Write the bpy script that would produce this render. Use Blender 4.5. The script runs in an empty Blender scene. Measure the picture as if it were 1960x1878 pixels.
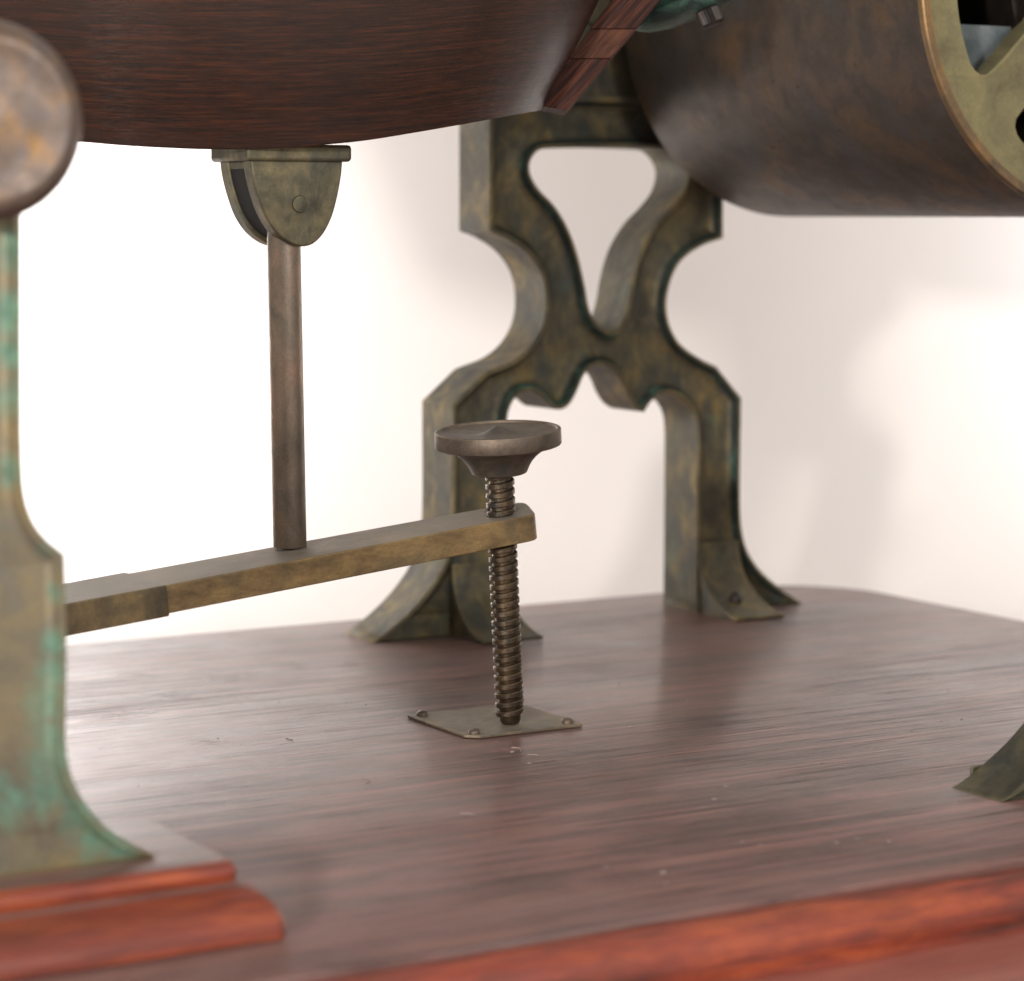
import bpy, math, random
from mathutils import Vector, Matrix
from mathutils.geometry import tessellate_polygon
random.seed(7)
scene = bpy.context.scene
K = 0.00015                      # one working unit = 0.15 mm
FP = 5000.0                      # focal length in working pixels
CX, CY, H = 980.0, 409.0, 976.0  # principal point, eye height above the board
E1 = (0.8625, 0.5060)
E2 = (-0.5060, 0.8625)
A0, B0 = 2526.0, 4315.0          # world origin: foot of the adjusting screw

# ------------------------------------------------------------------ camera
cam_d = bpy.data.cameras.new("camera")
cam = bpy.data.objects.new("camera", cam_d)
scene.collection.objects.link(cam)
scene.camera = cam
cam.location = (-A0*K, -B0*K, H*K)
cam.rotation_euler = (math.radians(90), 0, -math.atan2(0.5060, 0.8625))
cam_d.sensor_fit = 'HORIZONTAL'
cam_d.sensor_width = 36.0
cam_d.lens = 36.0*FP/1960.0
cam_d.shift_y = -(939.0-CY)/1960.0
cam_d.clip_start = 0.01
cam_d.clip_end = 50.0
cam_d.dof.use_dof = True
cam_d.dof.focus_distance = 4830*K
cam_d.dof.aperture_fstop = 14.0
cam_d.dof.aperture_blades = 0

def cw(X, D, z):
    """camera ground frame (right, depth, height) in units -> world metres"""
    a = E1[0]*X + E1[1]*D; b = E2[0]*X + E2[1]*D
    return Vector(((a-A0)*K, (b-B0)*K, z*K))

# ------------------------------------------------------------------ world and lamps
world = bpy.data.worlds.new("World"); scene.world = world
world.use_nodes = True
bg = world.node_tree.nodes['Background']
bg.inputs[0].default_value = (1.0, 0.93, 0.87, 1)
bg.inputs[1].default_value = 0.66

def area(name, X, D, z, tx, td, tz, w, h, power, col):
    l = bpy.data.lights.new(name, 'AREA'); l.shape = 'RECTANGLE'
    l.size = w*K; l.size_y = h*K; l.energy = power; l.color = col
    o = bpy.data.objects.new(name, l); scene.collection.objects.link(o)
    o.location = cw(X, D, z)
    d = cw(tx, td, tz) - o.location
    o.rotation_euler = d.to_track_quat('-Z', 'Y').to_euler()
    return o
area('key_lamp', -3800, -6000, 2500, 300, 8000, 500, 650, 650, 21.0, (1.0, 0.95, 0.905))
area('front_fill_lamp', 3200, -600, 2600, -200, 5200, 500, 1300, 1500, 2.4, (0.95, 0.97, 1.0))  # added front fill for highlights on the rod and other metal
area('left_backdrop_fill', -2500, 8000, 1100, -2250, 8850, 700, 500, 1500, 2.5, (0.95, 0.98, 1.03))  # added lamp close to the backdrop, whitens its left part
area('right_backdrop_fill', 3100, 8000, 1100, 2850, 8850, 700, 500, 1500, 1.1, (0.95, 0.98, 1.03))  # added lamp beside the backdrop to brighten the right part

scene.view_settings.view_transform = 'Standard'
scene.view_settings.look = 'None'
scene.view_settings.exposure = 0.0
scene.view_settings.gamma = 1.0
scene.render.engine = 'CYCLES'

# ------------------------------------------------------------------ mapping helpers (units)
def on_b(px, py, b):
    x = px-CX; t = b/(E2[0]*x + E2[1]*FP)
    X = x*t; D = FP*t
    return (E1[0]*X+E1[1]*D, b, H-(py-CY)*t)
def on_z(px, py, z=0.0):
    t = (H-z)/(py-CY); X = (px-CX)*t; D = FP*t
    return (E1[0]*X+E1[1]*D, E2[0]*X+E2[1]*D, z)
def on_d(px, py, D):
    t = D/FP; X = (px-CX)*t
    return (E1[0]*X+E1[1]*D, E2[0]*X+E2[1]*D, H-(py-CY)*t)
def V(p): return Vector(((p[0]-A0)*K, (p[1]-B0)*K, p[2]*K))

# ------------------------------------------------------------------ object helpers
def thing(name, label, cat, base, group=None):
    o = bpy.data.objects.new(name, None); scene.collection.objects.link(o)
    o.location = V(base); o.empty_display_size = 0.01
    o['label'] = label; o['category'] = cat
    if group: o['group'] = group
    bpy.context.view_layer.update()
    return o
def mesh(name, verts, faces, mats, parent=None, smooth=40, mat_idx=None, uvf=None, bevel=0, raw=False, subdiv=0):
    root = parent
    loc = Vector((0, 0, 0))
    p = parent
    while p is not None:
        loc += p.location; p = p.parent
    vs = [(Vector(v) if raw else V(v)) - loc for v in verts]
    me = bpy.data.meshes.new(name)
    me.from_pydata(vs, [], faces); me.update()
    if not isinstance(mats, (list, tuple)): mats = [mats]
    for m in mats: me.materials.append(m)
    if mat_idx:
        for i, p in enumerate(me.polygons): p.material_index = mat_idx[i]
    import bmesh
    bm = bmesh.new(); bm.from_mesh(me)
    bmesh.ops.remove_doubles(bm, verts=bm.verts, dist=1e-7)
    bmesh.ops.recalc_face_normals(bm, faces=bm.faces)
    bm.to_mesh(me); bm.free()
    if uvf:
        uv = me.uv_layers.new(name='UVMap')
        for l in me.loops:
            c = me.vertices[l.vertex_index].co + loc
            uv.data[l.index].uv = uvf((c.x/K+A0, c.y/K+B0, c.z/K))
    if smooth:
        for p in me.polygons: p.use_smooth = True
        me.set_sharp_from_angle(angle=math.radians(smooth))
    o = bpy.data.objects.new(name, me); scene.collection.objects.link(o)
    if parent is not None: o.parent = parent
    if bevel:
        bv = o.modifiers.new('bevel', 'BEVEL'); bv.width = bevel*K; bv.segments = 3
        bv.limit_method = 'ANGLE'; bv.angle_limit = math.radians(35)
        bv.harden_normals = False
    return o

def box(a0, a1, b0, b1, z0, z1):
    v = [(a, b, z) for z in (z0, z1) for b in (b0, b1) for a in (a0, a1)]
    f = [(0, 2, 3, 1), (4, 5, 7, 6), (0, 1, 5, 4), (2, 6, 7, 3), (0, 4, 6, 2), (1, 3, 7, 5)]
    return v, f

def basis(d):
    d = Vector(d).normalized()
    u = d.orthogonal().normalized()
    if abs(d.z) < 0.9: u = Vector((0, 0, 1)).cross(d).normalized()
    else: u = Vector((1, 0, 0)); u = (u - d*u.dot(d)).normalized()
    return u, d.cross(u), d
def lathe(profile, origin, axis, n=72, ripple=None, closed=False):
    """profile: list of (radius, height along the axis)"""
    u, w, d = basis(axis); o = Vector(origin)
    V_, F_ = [], []
    for j, (r, h) in enumerate(profile):
        for i in range(n):
            t = 2*math.pi*i/n
            rr = r + (ripple(j, i) if ripple else 0)
            V_.append(tuple(o + u*rr*math.cos(t) + w*rr*math.sin(t) + d*h))
    m = len(profile)
    for j in range(m-1):
        for i in range(n):
            k = (i+1) % n
            F_.append((j*n+i, j*n+k, (j+1)*n+k, (j+1)*n+i))
    if closed:
        for i in range(n):
            k = (i+1) % n
            F_.append(((m-1)*n+i, (m-1)*n+k, k, i))
    else:
        if profile[0][0] > 0.01: F_.append(tuple(range(n))[::-1])
        if profile[-1][0] > 0.01: F_.append(tuple((m-1)*n+i for i in range(n)))
    return V_, F_

def smooth_poly(pts, step=12.0):
    """pts: (x, y[, 'c']) closed; 'c' marks a hard corner.  Catmull-Rom between."""
    n = len(pts); out = []
    P = [Vector((p[0], p[1])) for p in pts]; C = [len(p) > 2 for p in pts]
    for i in range(n):
        p1, p2 = P[i], P[(i+1) % n]; p0, p3 = P[i-1], P[(i+2) % n]
        L = (p2-p1).length
        t1 = (p2-p1) if C[i] else (p2-p0)*0.5
        t2 = (p2-p1) if C[(i+1) % n] else (p3-p1)*0.5
        if not C[i]: t1 = t1.normalized()*L
        if not C[(i+1) % n]: t2 = t2.normalized()*L
        m = max(2, int(L/step)) if not (C[i] and C[(i+1) % n]) else max(1, int(L/60))
        for k in range(m):
            s = k/m
            h1 = 2*s**3-3*s**2+1; h2 = s**3-2*s**2+s; h3 = -2*s**3+3*s**2; h4 = s**3-s**2
            out.append(p1*h1 + t1*h2 + p2*h3 + t2*h4)
    return out
def area2(P):
    return sum(P[i].x*P[(i+1) % len(P)].y - P[(i+1) % len(P)].x*P[i].y for i in range(len(P)))/2
def offset(P, w):
    """move a closed loop inward (ccw loop) by w"""
    n = len(P); out = []
    s = 1 if area2(P) > 0 else -1
    for i in range(n):
        a = (P[i]-P[i-1]); b = (P[(i+1) % n]-P[i])
        if a.length < 1e-6: a = b
        if b.length < 1e-6: b = a
        na = Vector((-a.y, a.x)).normalized(); nb = Vector((-b.y, b.x)).normalized()
        m = (na+nb)
        m = m.normalized() if m.length > 1e-4 else na
        k = 1/max(0.55, m.dot(na))
        out.append(P[i] + m*(w*k*s))
    return out

def plate_mesh(outer, holes, b0, T, rim=12, slope=10, depth=13, chamfer=3, zb=-500):
    """casting with raised rim. outer/holes are loops of (a, z). Front is at b0, back at b0+T."""
    V_, F_, M_ = [], [], []
    def loop(P, b):
        i0 = len(V_)
        for p in P: V_.append((p.x, b, p.y))
        return list(range(i0, i0+len(P)))
    def bridge(A, B, m):
        n = len(A)
        for i in range(n):
            k = (i+1) % n
            F_.append((A[i], A[k], B[k], B[i])); M_.append(m)
    levels = []
    for P, s in [(outer, 1)] + [(h, -1) for h in holes]:
        def tap(Q):
            out = []
            for p, q in zip(P, Q):
                t = max(0.01, min(1, (p.y-zb-1)*0.38/max(1e-6, (q-p).length)))
                out.append(p+(q-p)*t)
            return out
        back = loop(tap(offset(P, s*chamfer)), b0+T); bk = loop(P, b0+T-chamfer)
        fr = loop(P, b0+chamfer); f0 = loop(tap(offset(P, s*chamfer)), b0)
        bridge(back, bk, 0); bridge(bk, fr, 0); bridge(fr, f0, 0)
        l1 = loop(tap(offset(P, s*rim)), b0)
        bridge(f0, l1, 0)
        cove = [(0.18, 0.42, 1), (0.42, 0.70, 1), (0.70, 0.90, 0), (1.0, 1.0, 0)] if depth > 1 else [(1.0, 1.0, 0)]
        prev = l1
        for fw, fd, mi in cove:
            l2 = loop(tap(offset(P, s*(rim+slope*fw))), b0+depth*fd)
            bridge(prev, l2, mi); prev = l2
        levels.append((l2, back))
    for idx in (0, 1):
        polys = [[Vector((V_[i][0], V_[i][2], 0)) for i in lv[idx]] for lv in levels]
        flat = [i for lv in levels for i in lv[idx]]
        for t in tessellate_polygon(polys):
            F_.append((flat[t[0]], flat[t[1]], flat[t[2]])); M_.append(0)
    return V_, F_, M_
def prism(P, b0, T):
    n = len(P)
    V_ = [(p.x, b0, p.y) for p in P] + [(p.x, b0+T, p.y) for p in P]
    F_ = [tuple(range(n)), tuple(range(n, 2*n))[::-1]] + [(i, (i+1) % n, n+(i+1) % n, n+i) for i in range(n)]
    return V_, F_

# ------------------------------------------------------------------ materials
class NT:
    def __init__(s, name):
        s.m = bpy.data.materials.new(name); s.m.use_nodes = True
        s.t = s.m.node_tree; s.n = s.t.nodes; s.l = s.t.links
        s.b = s.n['Principled BSDF']
        s.tc = s.n.new('ShaderNodeTexCoord')
    def link(s, a, b): s.l.new(a, b)
    def mapping(s, scale, src='Object', rot=(0, 0, 0)):
        mp = s.n.new('ShaderNodeMapping'); mp.inputs['Scale'].default_value = scale
        mp.inputs['Rotation'].default_value = rot
        s.link(s.tc.outputs[src], mp.inputs['Vector']); return mp.outputs[0]
    def noise(s, vec, scale, detail=6, rough=0.6, dist=0.0):
        t = s.n.new('ShaderNodeTexNoise'); t.inputs['Scale'].default_value = scale
        t.inputs['Detail'].default_value = detail; t.inputs['Roughness'].default_value = rough
        t.inputs['Distortion'].default_value = dist
        s.link(vec, t.inputs['Vector']); return t.outputs['Fac']
    def ramp(s, fac, stops, interp='LINEAR'):
        r = s.n.new('ShaderNodeValToRGB'); r.color_ramp.interpolation = interp
        e = r.color_ramp.elements
        while len(e) < len(stops): e.new(0.5)
        for k, (p, c) in enumerate(stops):
            e[k].position = p
            e[k].color = (c, c, c, 1) if not isinstance(c, tuple) else (*c, 1)
        s.link(fac, r.inputs[0]); return r.outputs[0]
    def mix(s, fac, c1, c2, mode='MIX'):
        m = s.n.new('ShaderNodeMix'); m.data_type = 'RGBA'; m.blend_type = mode
        for sock, v in ((m.inputs[0], fac), (m.inputs[6], c1), (m.inputs[7], c2)):
            if isinstance(v, (int, float)): sock.default_value = v
            elif isinstance(v, tuple): sock.default_value = (*v, 1)
            else: s.link(v, sock)
        return m.outputs[2]
    def math(s, op, a, b=None, c=None):
        m = s.n.new('ShaderNodeMath'); m.operation = op
        for k, v in enumerate((a, b, c)):
            if v is None: continue
            if isinstance(v, (int, float)): m.inputs[k].default_value = v
            else: s.link(v, m.inputs[k])
        return m.outputs[0]
    def bump(s, h, strength, dist):
        b = s.n.new('ShaderNodeBump'); b.inputs['Strength'].default_value = strength
        b.inputs['Distance'].default_value = dist
        s.link(h, b.inputs['Height']); s.link(b.outputs[0], s.b.inputs['Normal'])
    def spots(s, lst):
        """soft mask 0..1 around world points (a, b, z, radius) in units"""
        g = s.n.new('ShaderNodeNewGeometry').outputs['Position']; acc = None
        for (p, r) in lst:
            d = s.n.new('ShaderNodeVectorMath'); d.operation = 'DISTANCE'
            s.link(g, d.inputs[0]); d.inputs[1].default_value = V(p)
            m = s.n.new('ShaderNodeMapRange'); m.interpolation_type = 'SMOOTHSTEP'
            m.inputs[1].default_value = 0; m.inputs[2].default_value = r*K
            m.inputs[3].default_value = 1; m.inputs[4].default_value = 0
            s.link(d.outputs['Value'], m.inputs[0])
            acc = m.outputs[0] if acc is None else s.math('MAXIMUM', acc, m.outputs[0])
        return acc

VERD = (0.10, 0.30, 0.22)
def bronze(name, dark, mid, light, green=0.25, scale=1.0, rough=0.45, metal=0.75, spots=None, vert=1.0, blue=(0.045, 0.06, 0.065), wear=0.45, film=0.0):
    s = NT(name)
    o = s.mapping((1, 1, vert))
    n1 = s.noise(o, 90*scale, 5, 0.6, 0.6)
    n2 = s.noise(o, 260*scale, 7, 0.7, 0.3)
    n3 = s.noise(s.mapping((1.3, 1, vert*0.8)), 55*scale, 4, 0.6, 1.2)
    base = s.ramp(n1, [(0.30, dark), (0.5, mid), (0.72, light)])
    base = s.mix(s.ramp(n2, [(0.45, 0.0), (0.72, 0.45)]), base, dark)
    base = s.mix(s.ramp(n3, [(0.50, 0.0), (0.68, 0.6)]), base, blue)
    n4 = s.noise(s.mapping((1, 1.2, vert*0.9)), 70*scale, 8, 0.7, 0.8)
    gm = s.ramp(n4, [(0.60-0.12*green, 0.0), (0.76-0.12*green, min(1.0, green*1.6))])
    if spots:
        sp = s.spots(spots)
        x = s.math('ADD', s.math('MULTIPLY', sp, 0.85), s.math('MULTIPLY_ADD', n4, 2.2, -1.1))
        x = s.ramp(x, [(0.30, 0.0), (0.90, 0.85)])
        gm = s.math('MAXIMUM', gm, x)
    gc = s.mix(s.ramp(n2, [(0.35, 0.0), (0.65, 1.0)]), (0.045, 0.12, 0.085), (0.13, 0.29, 0.20))
    col = s.mix(gm, base, gc)
    fine = s.noise(s.mapping((1, 1, 1)), 1500*scale, 3, 0.6)
    if wear:
        bv = s.n.new('ShaderNodeBevel'); bv.samples = 4; bv.inputs['Radius'].default_value = 0.0007
        gn = s.n.new('ShaderNodeNewGeometry')
        dp = s.n.new('ShaderNodeVectorMath'); dp.operation = 'DOT_PRODUCT'
        s.link(bv.outputs[0], dp.inputs[0]); s.link(gn.outputs['Normal'], dp.inputs[1])
        e = s.ramp(s.math('ADD', dp.outputs['Value'], s.math('MULTIPLY_ADD', n2, 0.16, -0.08)), [(0.86, 1.0), (0.985, 0.0)])
        col = s.mix(s.math('MULTIPLY', e, wear), col, tuple(min(1, c*1.5) for c in light))
    col = s.mix(0.35, col, s.mix(fine, (0.3, 0.3, 0.3), (1.6, 1.6, 1.6)), 'MULTIPLY')
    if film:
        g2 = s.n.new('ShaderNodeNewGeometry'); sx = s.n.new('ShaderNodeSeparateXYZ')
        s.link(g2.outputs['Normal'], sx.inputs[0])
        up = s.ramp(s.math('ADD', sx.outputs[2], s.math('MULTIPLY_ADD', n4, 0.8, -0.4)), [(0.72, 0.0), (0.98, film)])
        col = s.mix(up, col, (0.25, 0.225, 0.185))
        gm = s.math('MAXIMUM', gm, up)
    s.link(col, s.b.inputs['Base Color'])
    mt = s.math('MULTIPLY', s.math('SUBTRACT', 1.0, gm), metal)
    s.link(mt, s.b.inputs['Metallic'])
    rr = s.math('MULTIPLY_ADD', n2, 0.35, rough-0.12)
    rr = s.math('MAXIMUM', rr, s.math('MULTIPLY', gm, 0.8))
    s.link(rr, s.b.inputs['Roughness'])
    h = s.math('ADD', s.math('MULTIPLY', n2, 0.7), s.math('MULTIPLY', fine, 0.25))
    s.bump(h, 0.45, 0.0006)
    return s.m

def wood(name, dark, mid, light, src='Object', gscale=(1, 14, 14), s1=60, rough=0.3, dust=0.0, coat=0.4, dustcol=(0.22, 0.19, 0.18), pores=0.6, lines=0.5, scuffs=None, bumpd=0.0003, cracks=0.0, spec=0.5):
    s = NT(name)
    v = s.mapping(gscale, src)
    n0 = s.noise(v, s1*0.25, 5, 0.6, 0.5)
    n1 = s.noise(v, s1, 8, 0.65, 0.4)
    col = s.ramp(s.math('ADD', s.math('MULTIPLY', n0, 0.5), s.math('MULTIPLY', n1, 0.5)), [(0.38, dark), (0.5, mid), (0.62, light)])
    vp = s.mapping(tuple(g*(1 if i == 0 else 2.4) for i, g in enumerate(gscale)), src)
    n2 = s.noise(vp, s1*1.2, 4, 0.75)
    pm = s.ramp(n2, [(0.30, 1.0), (0.42, 0.0)])
    col = s.mix(s.math('MULTIPLY', pm, pores), col, tuple(c*0.25 for c in dark))
    n3 = s.noise(s.mapping((1, 1, 1), src), s1*0.5, 6, 0.65)
    rr = s.math('MULTIPLY_ADD', n3, 0.3, rough-0.15)
    if dust:
        n4 = s.noise(s.mapping((1, 2.5, 1), src), s1*0.22, 8, 0.72, 0.5)
        n5 = s.noise(vp, s1*0.8, 6, 0.7)
        dm = s.ramp(s.math('ADD', s.math('MULTIPLY', n4, 0.65), s.math('MULTIPLY', n5, 0.35)), [(0.36, dust*0.35), (0.62, dust)])
        col = s.mix(dm, col, dustcol)
        rr = s.math('ADD', rr, s.math('MULTIPLY', dm, 0.22))
    if cracks:                                  # long open grain lines and dark worn patches
        vc = s.mapping((0.12, 9, 4), src)
        nc = s.noise(vc, s1*0.9, 3, 0.55, 0.25)
        cm = s.math('ABSOLUTE', s.math('SUBTRACT', nc, 0.5))
        nk = s.noise(s.mapping((0.5, 1, 1), src), s1*0.35, 4, 0.6)
        cm = s.math('MULTIPLY', s.ramp(cm, [(0.0, 1.0), (0.032, 0.0)]), s.ramp(nk, [(0.42, 0.0), (0.54, 1.0)]))
        col = s.mix(s.math('MULTIPLY', cm, cracks), col, tuple(c*0.3 for c in dark))
        nw = s.noise(s.mapping((0.6, 1.6, 1), src), s1*0.28, 7, 0.7, 0.6)
        wm = s.ramp(nw, [(0.50, 0.0), (0.64, 0.55)])
        col = s.mix(wm, col, tuple(c*0.9 for c in dark))
        rr = s.math('SUBTRACT', rr, s.math('MULTIPLY', wm, 0.15))
        pm = s.math('MAXIMUM', pm, cm)
    if scuffs:
        nf = s.noise(s.mapping((0.8, 16, 4), src), 220, 4, 0.7)
        col = s.mix(0.55, col, s.mix(nf, (0.35, 0.35, 0.35), (1.6, 1.6, 1.6)), 'MULTIPLY')
        rr = s.math('ADD', rr, s.math('MULTIPLY_ADD', nf, 0.3, -0.15))
        sp = s.spots(scuffs)
        n6 = s.noise(s.mapping((0.28, 1.2, 1), src), 850, 6, 0.72, 0.6)
        m6 = s.ramp(s.math('ADD', s.math('MULTIPLY', sp, 0.22), n6), [(0.735, 0.0), (0.785, 1.0)])
        col = s.mix(s.math('MULTIPLY', m6, 0.85), col, (0.05, 0.02, 0.014))
        coatm = s.math('MULTIPLY', s.math('MULTIPLY', s.math('SUBTRACT', 1.0, m6), s.math('SUBTRACT', 1.0, s.math('MULTIPLY', dm, 0.9))), s.math('MULTIPLY', s.math('SUBTRACT', 1.0, s.math('MULTIPLY', pm, 0.85)), coat*1.35))
        rr = s.math('MAXIMUM', rr, s.math('MULTIPLY', m6, 0.6))
    if dust:
        n7 = s.noise(s.mapping((1, 1, 1), src), 900, 3, 0.6)
        m7 = s.ramp(n7, [(0.74, 0.0), (0.78, 0.4)])
        col = s.mix(m7, col, (0.55, 0.53, 0.5))
    s.link(col, s.b.inputs['Base Color'])
    s.link(rr, s.b.inputs['Roughness'])
    s.b.inputs['Specular IOR Level'].default_value = spec
    if scuffs: s.link(coatm, s.b.inputs['Coat Weight'])
    s.b.inputs['Coat Weight'].default_value = coat
    s.b.inputs['Coat Roughness'].default_value = 0.22
    hh = s.math('SUBTRACT', s.math('MULTIPLY', n1, 0.5), pm)
    if scuffs: hh = s.math('ADD', s.math('SUBTRACT', hh, m6), s.math('MULTIPLY', nf, 0.5))
    s.bump(hh, 0.4 if scuffs else 0.35, bumpd)
    return s.m

M_rear = bronze('rear_bronze', (0.062, 0.056, 0.042), (0.125, 0.108, 0.066), (0.28, 0.20, 0.075), green=0.22, scale=1.1, metal=0.55, rough=0.5, blue=(0.055, 0.068, 0.068), vert=0.7)
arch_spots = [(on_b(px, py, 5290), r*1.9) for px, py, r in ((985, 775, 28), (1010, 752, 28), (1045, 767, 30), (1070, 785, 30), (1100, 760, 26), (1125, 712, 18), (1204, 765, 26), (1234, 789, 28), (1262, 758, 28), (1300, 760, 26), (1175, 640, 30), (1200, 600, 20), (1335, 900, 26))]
M_crevice = bronze('crevice_shade_verdigris', (0.02, 0.026, 0.022), (0.032, 0.045, 0.037), (0.05, 0.07, 0.05), green=0.45, rough=0.65, metal=0.4, spots=arch_spots)  # recess shade put into the colour so the rim reads, plus verdigris
left_spots = [(on_b(px, py, 3379), r) for px, py, r in ((108, 1230, 40), (106, 1290, 60), (98, 1350, 80), (95, 1410, 80), (80, 1460, 90), (40, 1520, 90), (90, 1520, 100), (150, 1550, 90), (195, 1595, 75), (245, 1625, 60), (0, 1500, 60), (30, 760, 60), (20, 600, 60), (95, 1040, 50), (20, 900, 50), (30, 480, 60), (110, 1130, 35), (25, 680, 50))]
M_left = bronze('near_bronze', (0.12, 0.10, 0.075), (0.19, 0.16, 0.10), (0.27, 0.20, 0.09), green=0.16, scale=0.7, spots=left_spots, metal=0.4, blue=(0.15, 0.15, 0.135))
M_foot = bronze('foot_bronze', (0.06, 0.055, 0.04), (0.12, 0.11, 0.075), (0.2, 0.18, 0.1), green=0.15)
M_boss = bronze('boss_bronze', (0.12, 0.09, 0.075), (0.20, 0.15, 0.12), (0.38, 0.21, 0.08), green=0.0, scale=0.8, rough=0.36, metal=0.85, blue=(0.17, 0.19, 0.22))
M_lever = bronze('lever_brass', (0.12, 0.08, 0.04), (0.25, 0.165, 0.075), (0.36, 0.24, 0.10), green=0.06, scale=0.8, rough=0.48, metal=0.6, vert=2.5, blue=(0.10, 0.085, 0.06), film=0.75)
M_sleeve = bronze('sleeve_brass', (0.07, 0.05, 0.03), (0.14, 0.10, 0.05), (0.24, 0.16, 0.07), green=0.1, scale=0.9, rough=0.5, metal=0.55, blue=(0.05, 0.06, 0.045), film=0.75, spots=[(on_d(px, py, 4590), r) for px, py, r in ((310, 1130, 60), (285, 1145, 55), (315, 1150, 40))])
M_rod = bronze('rod_copper', (0.15, 0.13, 0.10), (0.27, 0.215, 0.165), (0.38, 0.24, 0.17), green=0.10, scale=1.0, rough=0.36, vert=0.5, blue=(0.20, 0.215, 0.20))
M_knob = bronze('knob_brass', (0.085, 0.067, 0.05), (0.145, 0.112, 0.085), (0.20, 0.15, 0.105), green=0.0, scale=1.2, rough=0.44, metal=0.7, film=0.3, wear=0.8)
M_thread = bronze('thread_brass', (0.05, 0.038, 0.028), (0.11, 0.08, 0.055), (0.19, 0.135, 0.075), green=0.0, scale=1.6, rough=0.3, metal=0.9)
M_plate = bronze('plate_brass', (0.12, 0.09, 0.06), (0.21, 0.165, 0.11), (0.28, 0.22, 0.14), green=0.0, scale=1.0, rough=0.5, metal=0.5, film=0.4)
M_clevis = bronze('bracket_brass', (0.06, 0.06, 0.045), (0.17, 0.145, 0.085), (0.26, 0.21, 0.11), green=0.14, scale=0.8, rough=0.5, metal=0.6)
M_drum = bronze('drum_bronze', (0.072, 0.060, 0.052), (0.108, 0.086, 0.070), (0.18, 0.115, 0.065), green=0.0, scale=0.6, rough=0.46, metal=0.7, blue=(0.10, 0.10, 0.102), wear=0)
dn = M_drum.node_tree; bs = dn.nodes['Principled BSDF']; old = bs.inputs['Base Color'].links[0].from_socket
tcn = dn.nodes.new('ShaderNodeTexCoord'); vo = dn.nodes.new('ShaderNodeTexNoise'); vo.inputs['Scale'].default_value = 330; vo.inputs['Detail'].default_value = 3
dn.links.new(tcn.outputs['Object'], vo.inputs['Vector'])
rp = dn.nodes.new('ShaderNodeValToRGB'); rp.color_ramp.elements[0].position = 0.725; rp.color_ramp.elements[1].position = 0.755
dn.links.new(vo.outputs['Fac'], rp.inputs[0]); mx = dn.nodes.new('ShaderNodeMix'); mx.data_type = 'RGBA'
dn.links.new(rp.outputs[0], mx.inputs[0]); dn.links.new(old, mx.inputs[6]); mx.inputs[7].default_value = (0.01, 0.009, 0.008, 1)
dn.links.new(mx.outputs[2], bs.inputs['Base Color'])
M_rimface = bronze('rim_brass', (0.15, 0.13, 0.07), (0.25, 0.22, 0.11), (0.33, 0.28, 0.13), green=0.06, scale=0.6, rough=0.5, metal=0.5, blue=(0.19, 0.17, 0.10))
M_rimedge = bronze('rim_edge_copper', (0.14, 0.10, 0.07), (0.22, 0.15, 0.08), (0.36, 0.21, 0.09), green=0.0, scale=0.8, rough=0.4, metal=0.7)
M_verd = bronze('green_cup', (0.03, 0.045, 0.04), (0.05, 0.08, 0.07), (0.11, 0.08, 0.04), green=0.95, scale=0.6, rough=0.5, metal=0.4)
M_dark = bronze('dark_iron', (0.012, 0.011, 0.010), (0.03, 0.022, 0.018), (0.06, 0.04, 0.03), green=0.0, scale=0.6, rough=0.4, metal=0.6)
M_grey = bronze('grey_zinc', (0.14, 0.17, 0.17), (0.22, 0.26, 0.27), (0.3, 0.34, 0.34), green=0.0, scale=1.2, rough=0.5, metal=0.4, blue=(0.2, 0.23, 0.25))

s = NT('matt_black'); s.b.inputs['Base Color'].default_value = (0.008, 0.009, 0.009, 1); s.b.inputs['Roughness'].default_value = 0.8  # plain matt black for the block in the bracket slot
M_black = s.m
board_scuffs = [(on_z(px, py), r) for px, py, r in ((560, 1278, 170), (430, 1296, 190), (660, 1272, 120), (330, 1330, 170), (220, 1370, 190), (250, 1290, 120), (400, 1420, 110))]
M_top = wood('board_top', (0.038, 0.012, 0.009), (0.135, 0.043, 0.031), (0.28, 0.105, 0.072), gscale=(0.45, 11, 4), s1=60, rough=0.40, dust=0.50, coat=0.55, dustcol=(0.28, 0.185, 0.165), scuffs=board_scuffs, pores=0.95, bumpd=0.0008, cracks=1.0)
M_mould = wood('moulding_mahogany', (0.080, 0.013, 0.006), (0.23, 0.029, 0.009), (0.40, 0.072, 0.013), gscale=(1, 7, 7), s1=45, rough=0.42, coat=0.3, pores=0.5, dust=0.16, dustcol=(0.20, 0.12, 0.10), cracks=0.3)
M_step = wood('step_mahogany', (0.20, 0.04, 0.028), (0.28, 0.062, 0.04), (0.34, 0.09, 0.055), gscale=(1, 9, 9), s1=45, rough=0.5, coat=0.2, pores=0.1, dust=0.35, dustcol=(0.32, 0.17, 0.14))
M_bowl = wood('bowl_walnut', (0.010, 0.0045, 0.0035), (0.024, 0.0085, 0.0045), (0.062, 0.018, 0.0065), src='UV', gscale=(0.6, 22, 1), s1=9, rough=0.42, coat=0.15, pores=0.4, spec=0.35)
M_end = wood('end_grain_walnut', (0.006, 0.003, 0.002), (0.035, 0.010, 0.006), (0.13, 0.038, 0.016), src='UV', gscale=(0.12, 2.2, 1), s1=9, rough=0.65, coat=0.0, pores=0.6, spec=0.2)
M_end2 = wood('pale_end_walnut', (0.035, 0.011, 0.006), (0.07, 0.024, 0.013), (0.11, 0.04, 0.02), src='UV', gscale=(0.3, 1.5, 1), s1=12, rough=0.65, coat=0.0, pores=0.4, spec=0.2)

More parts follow.
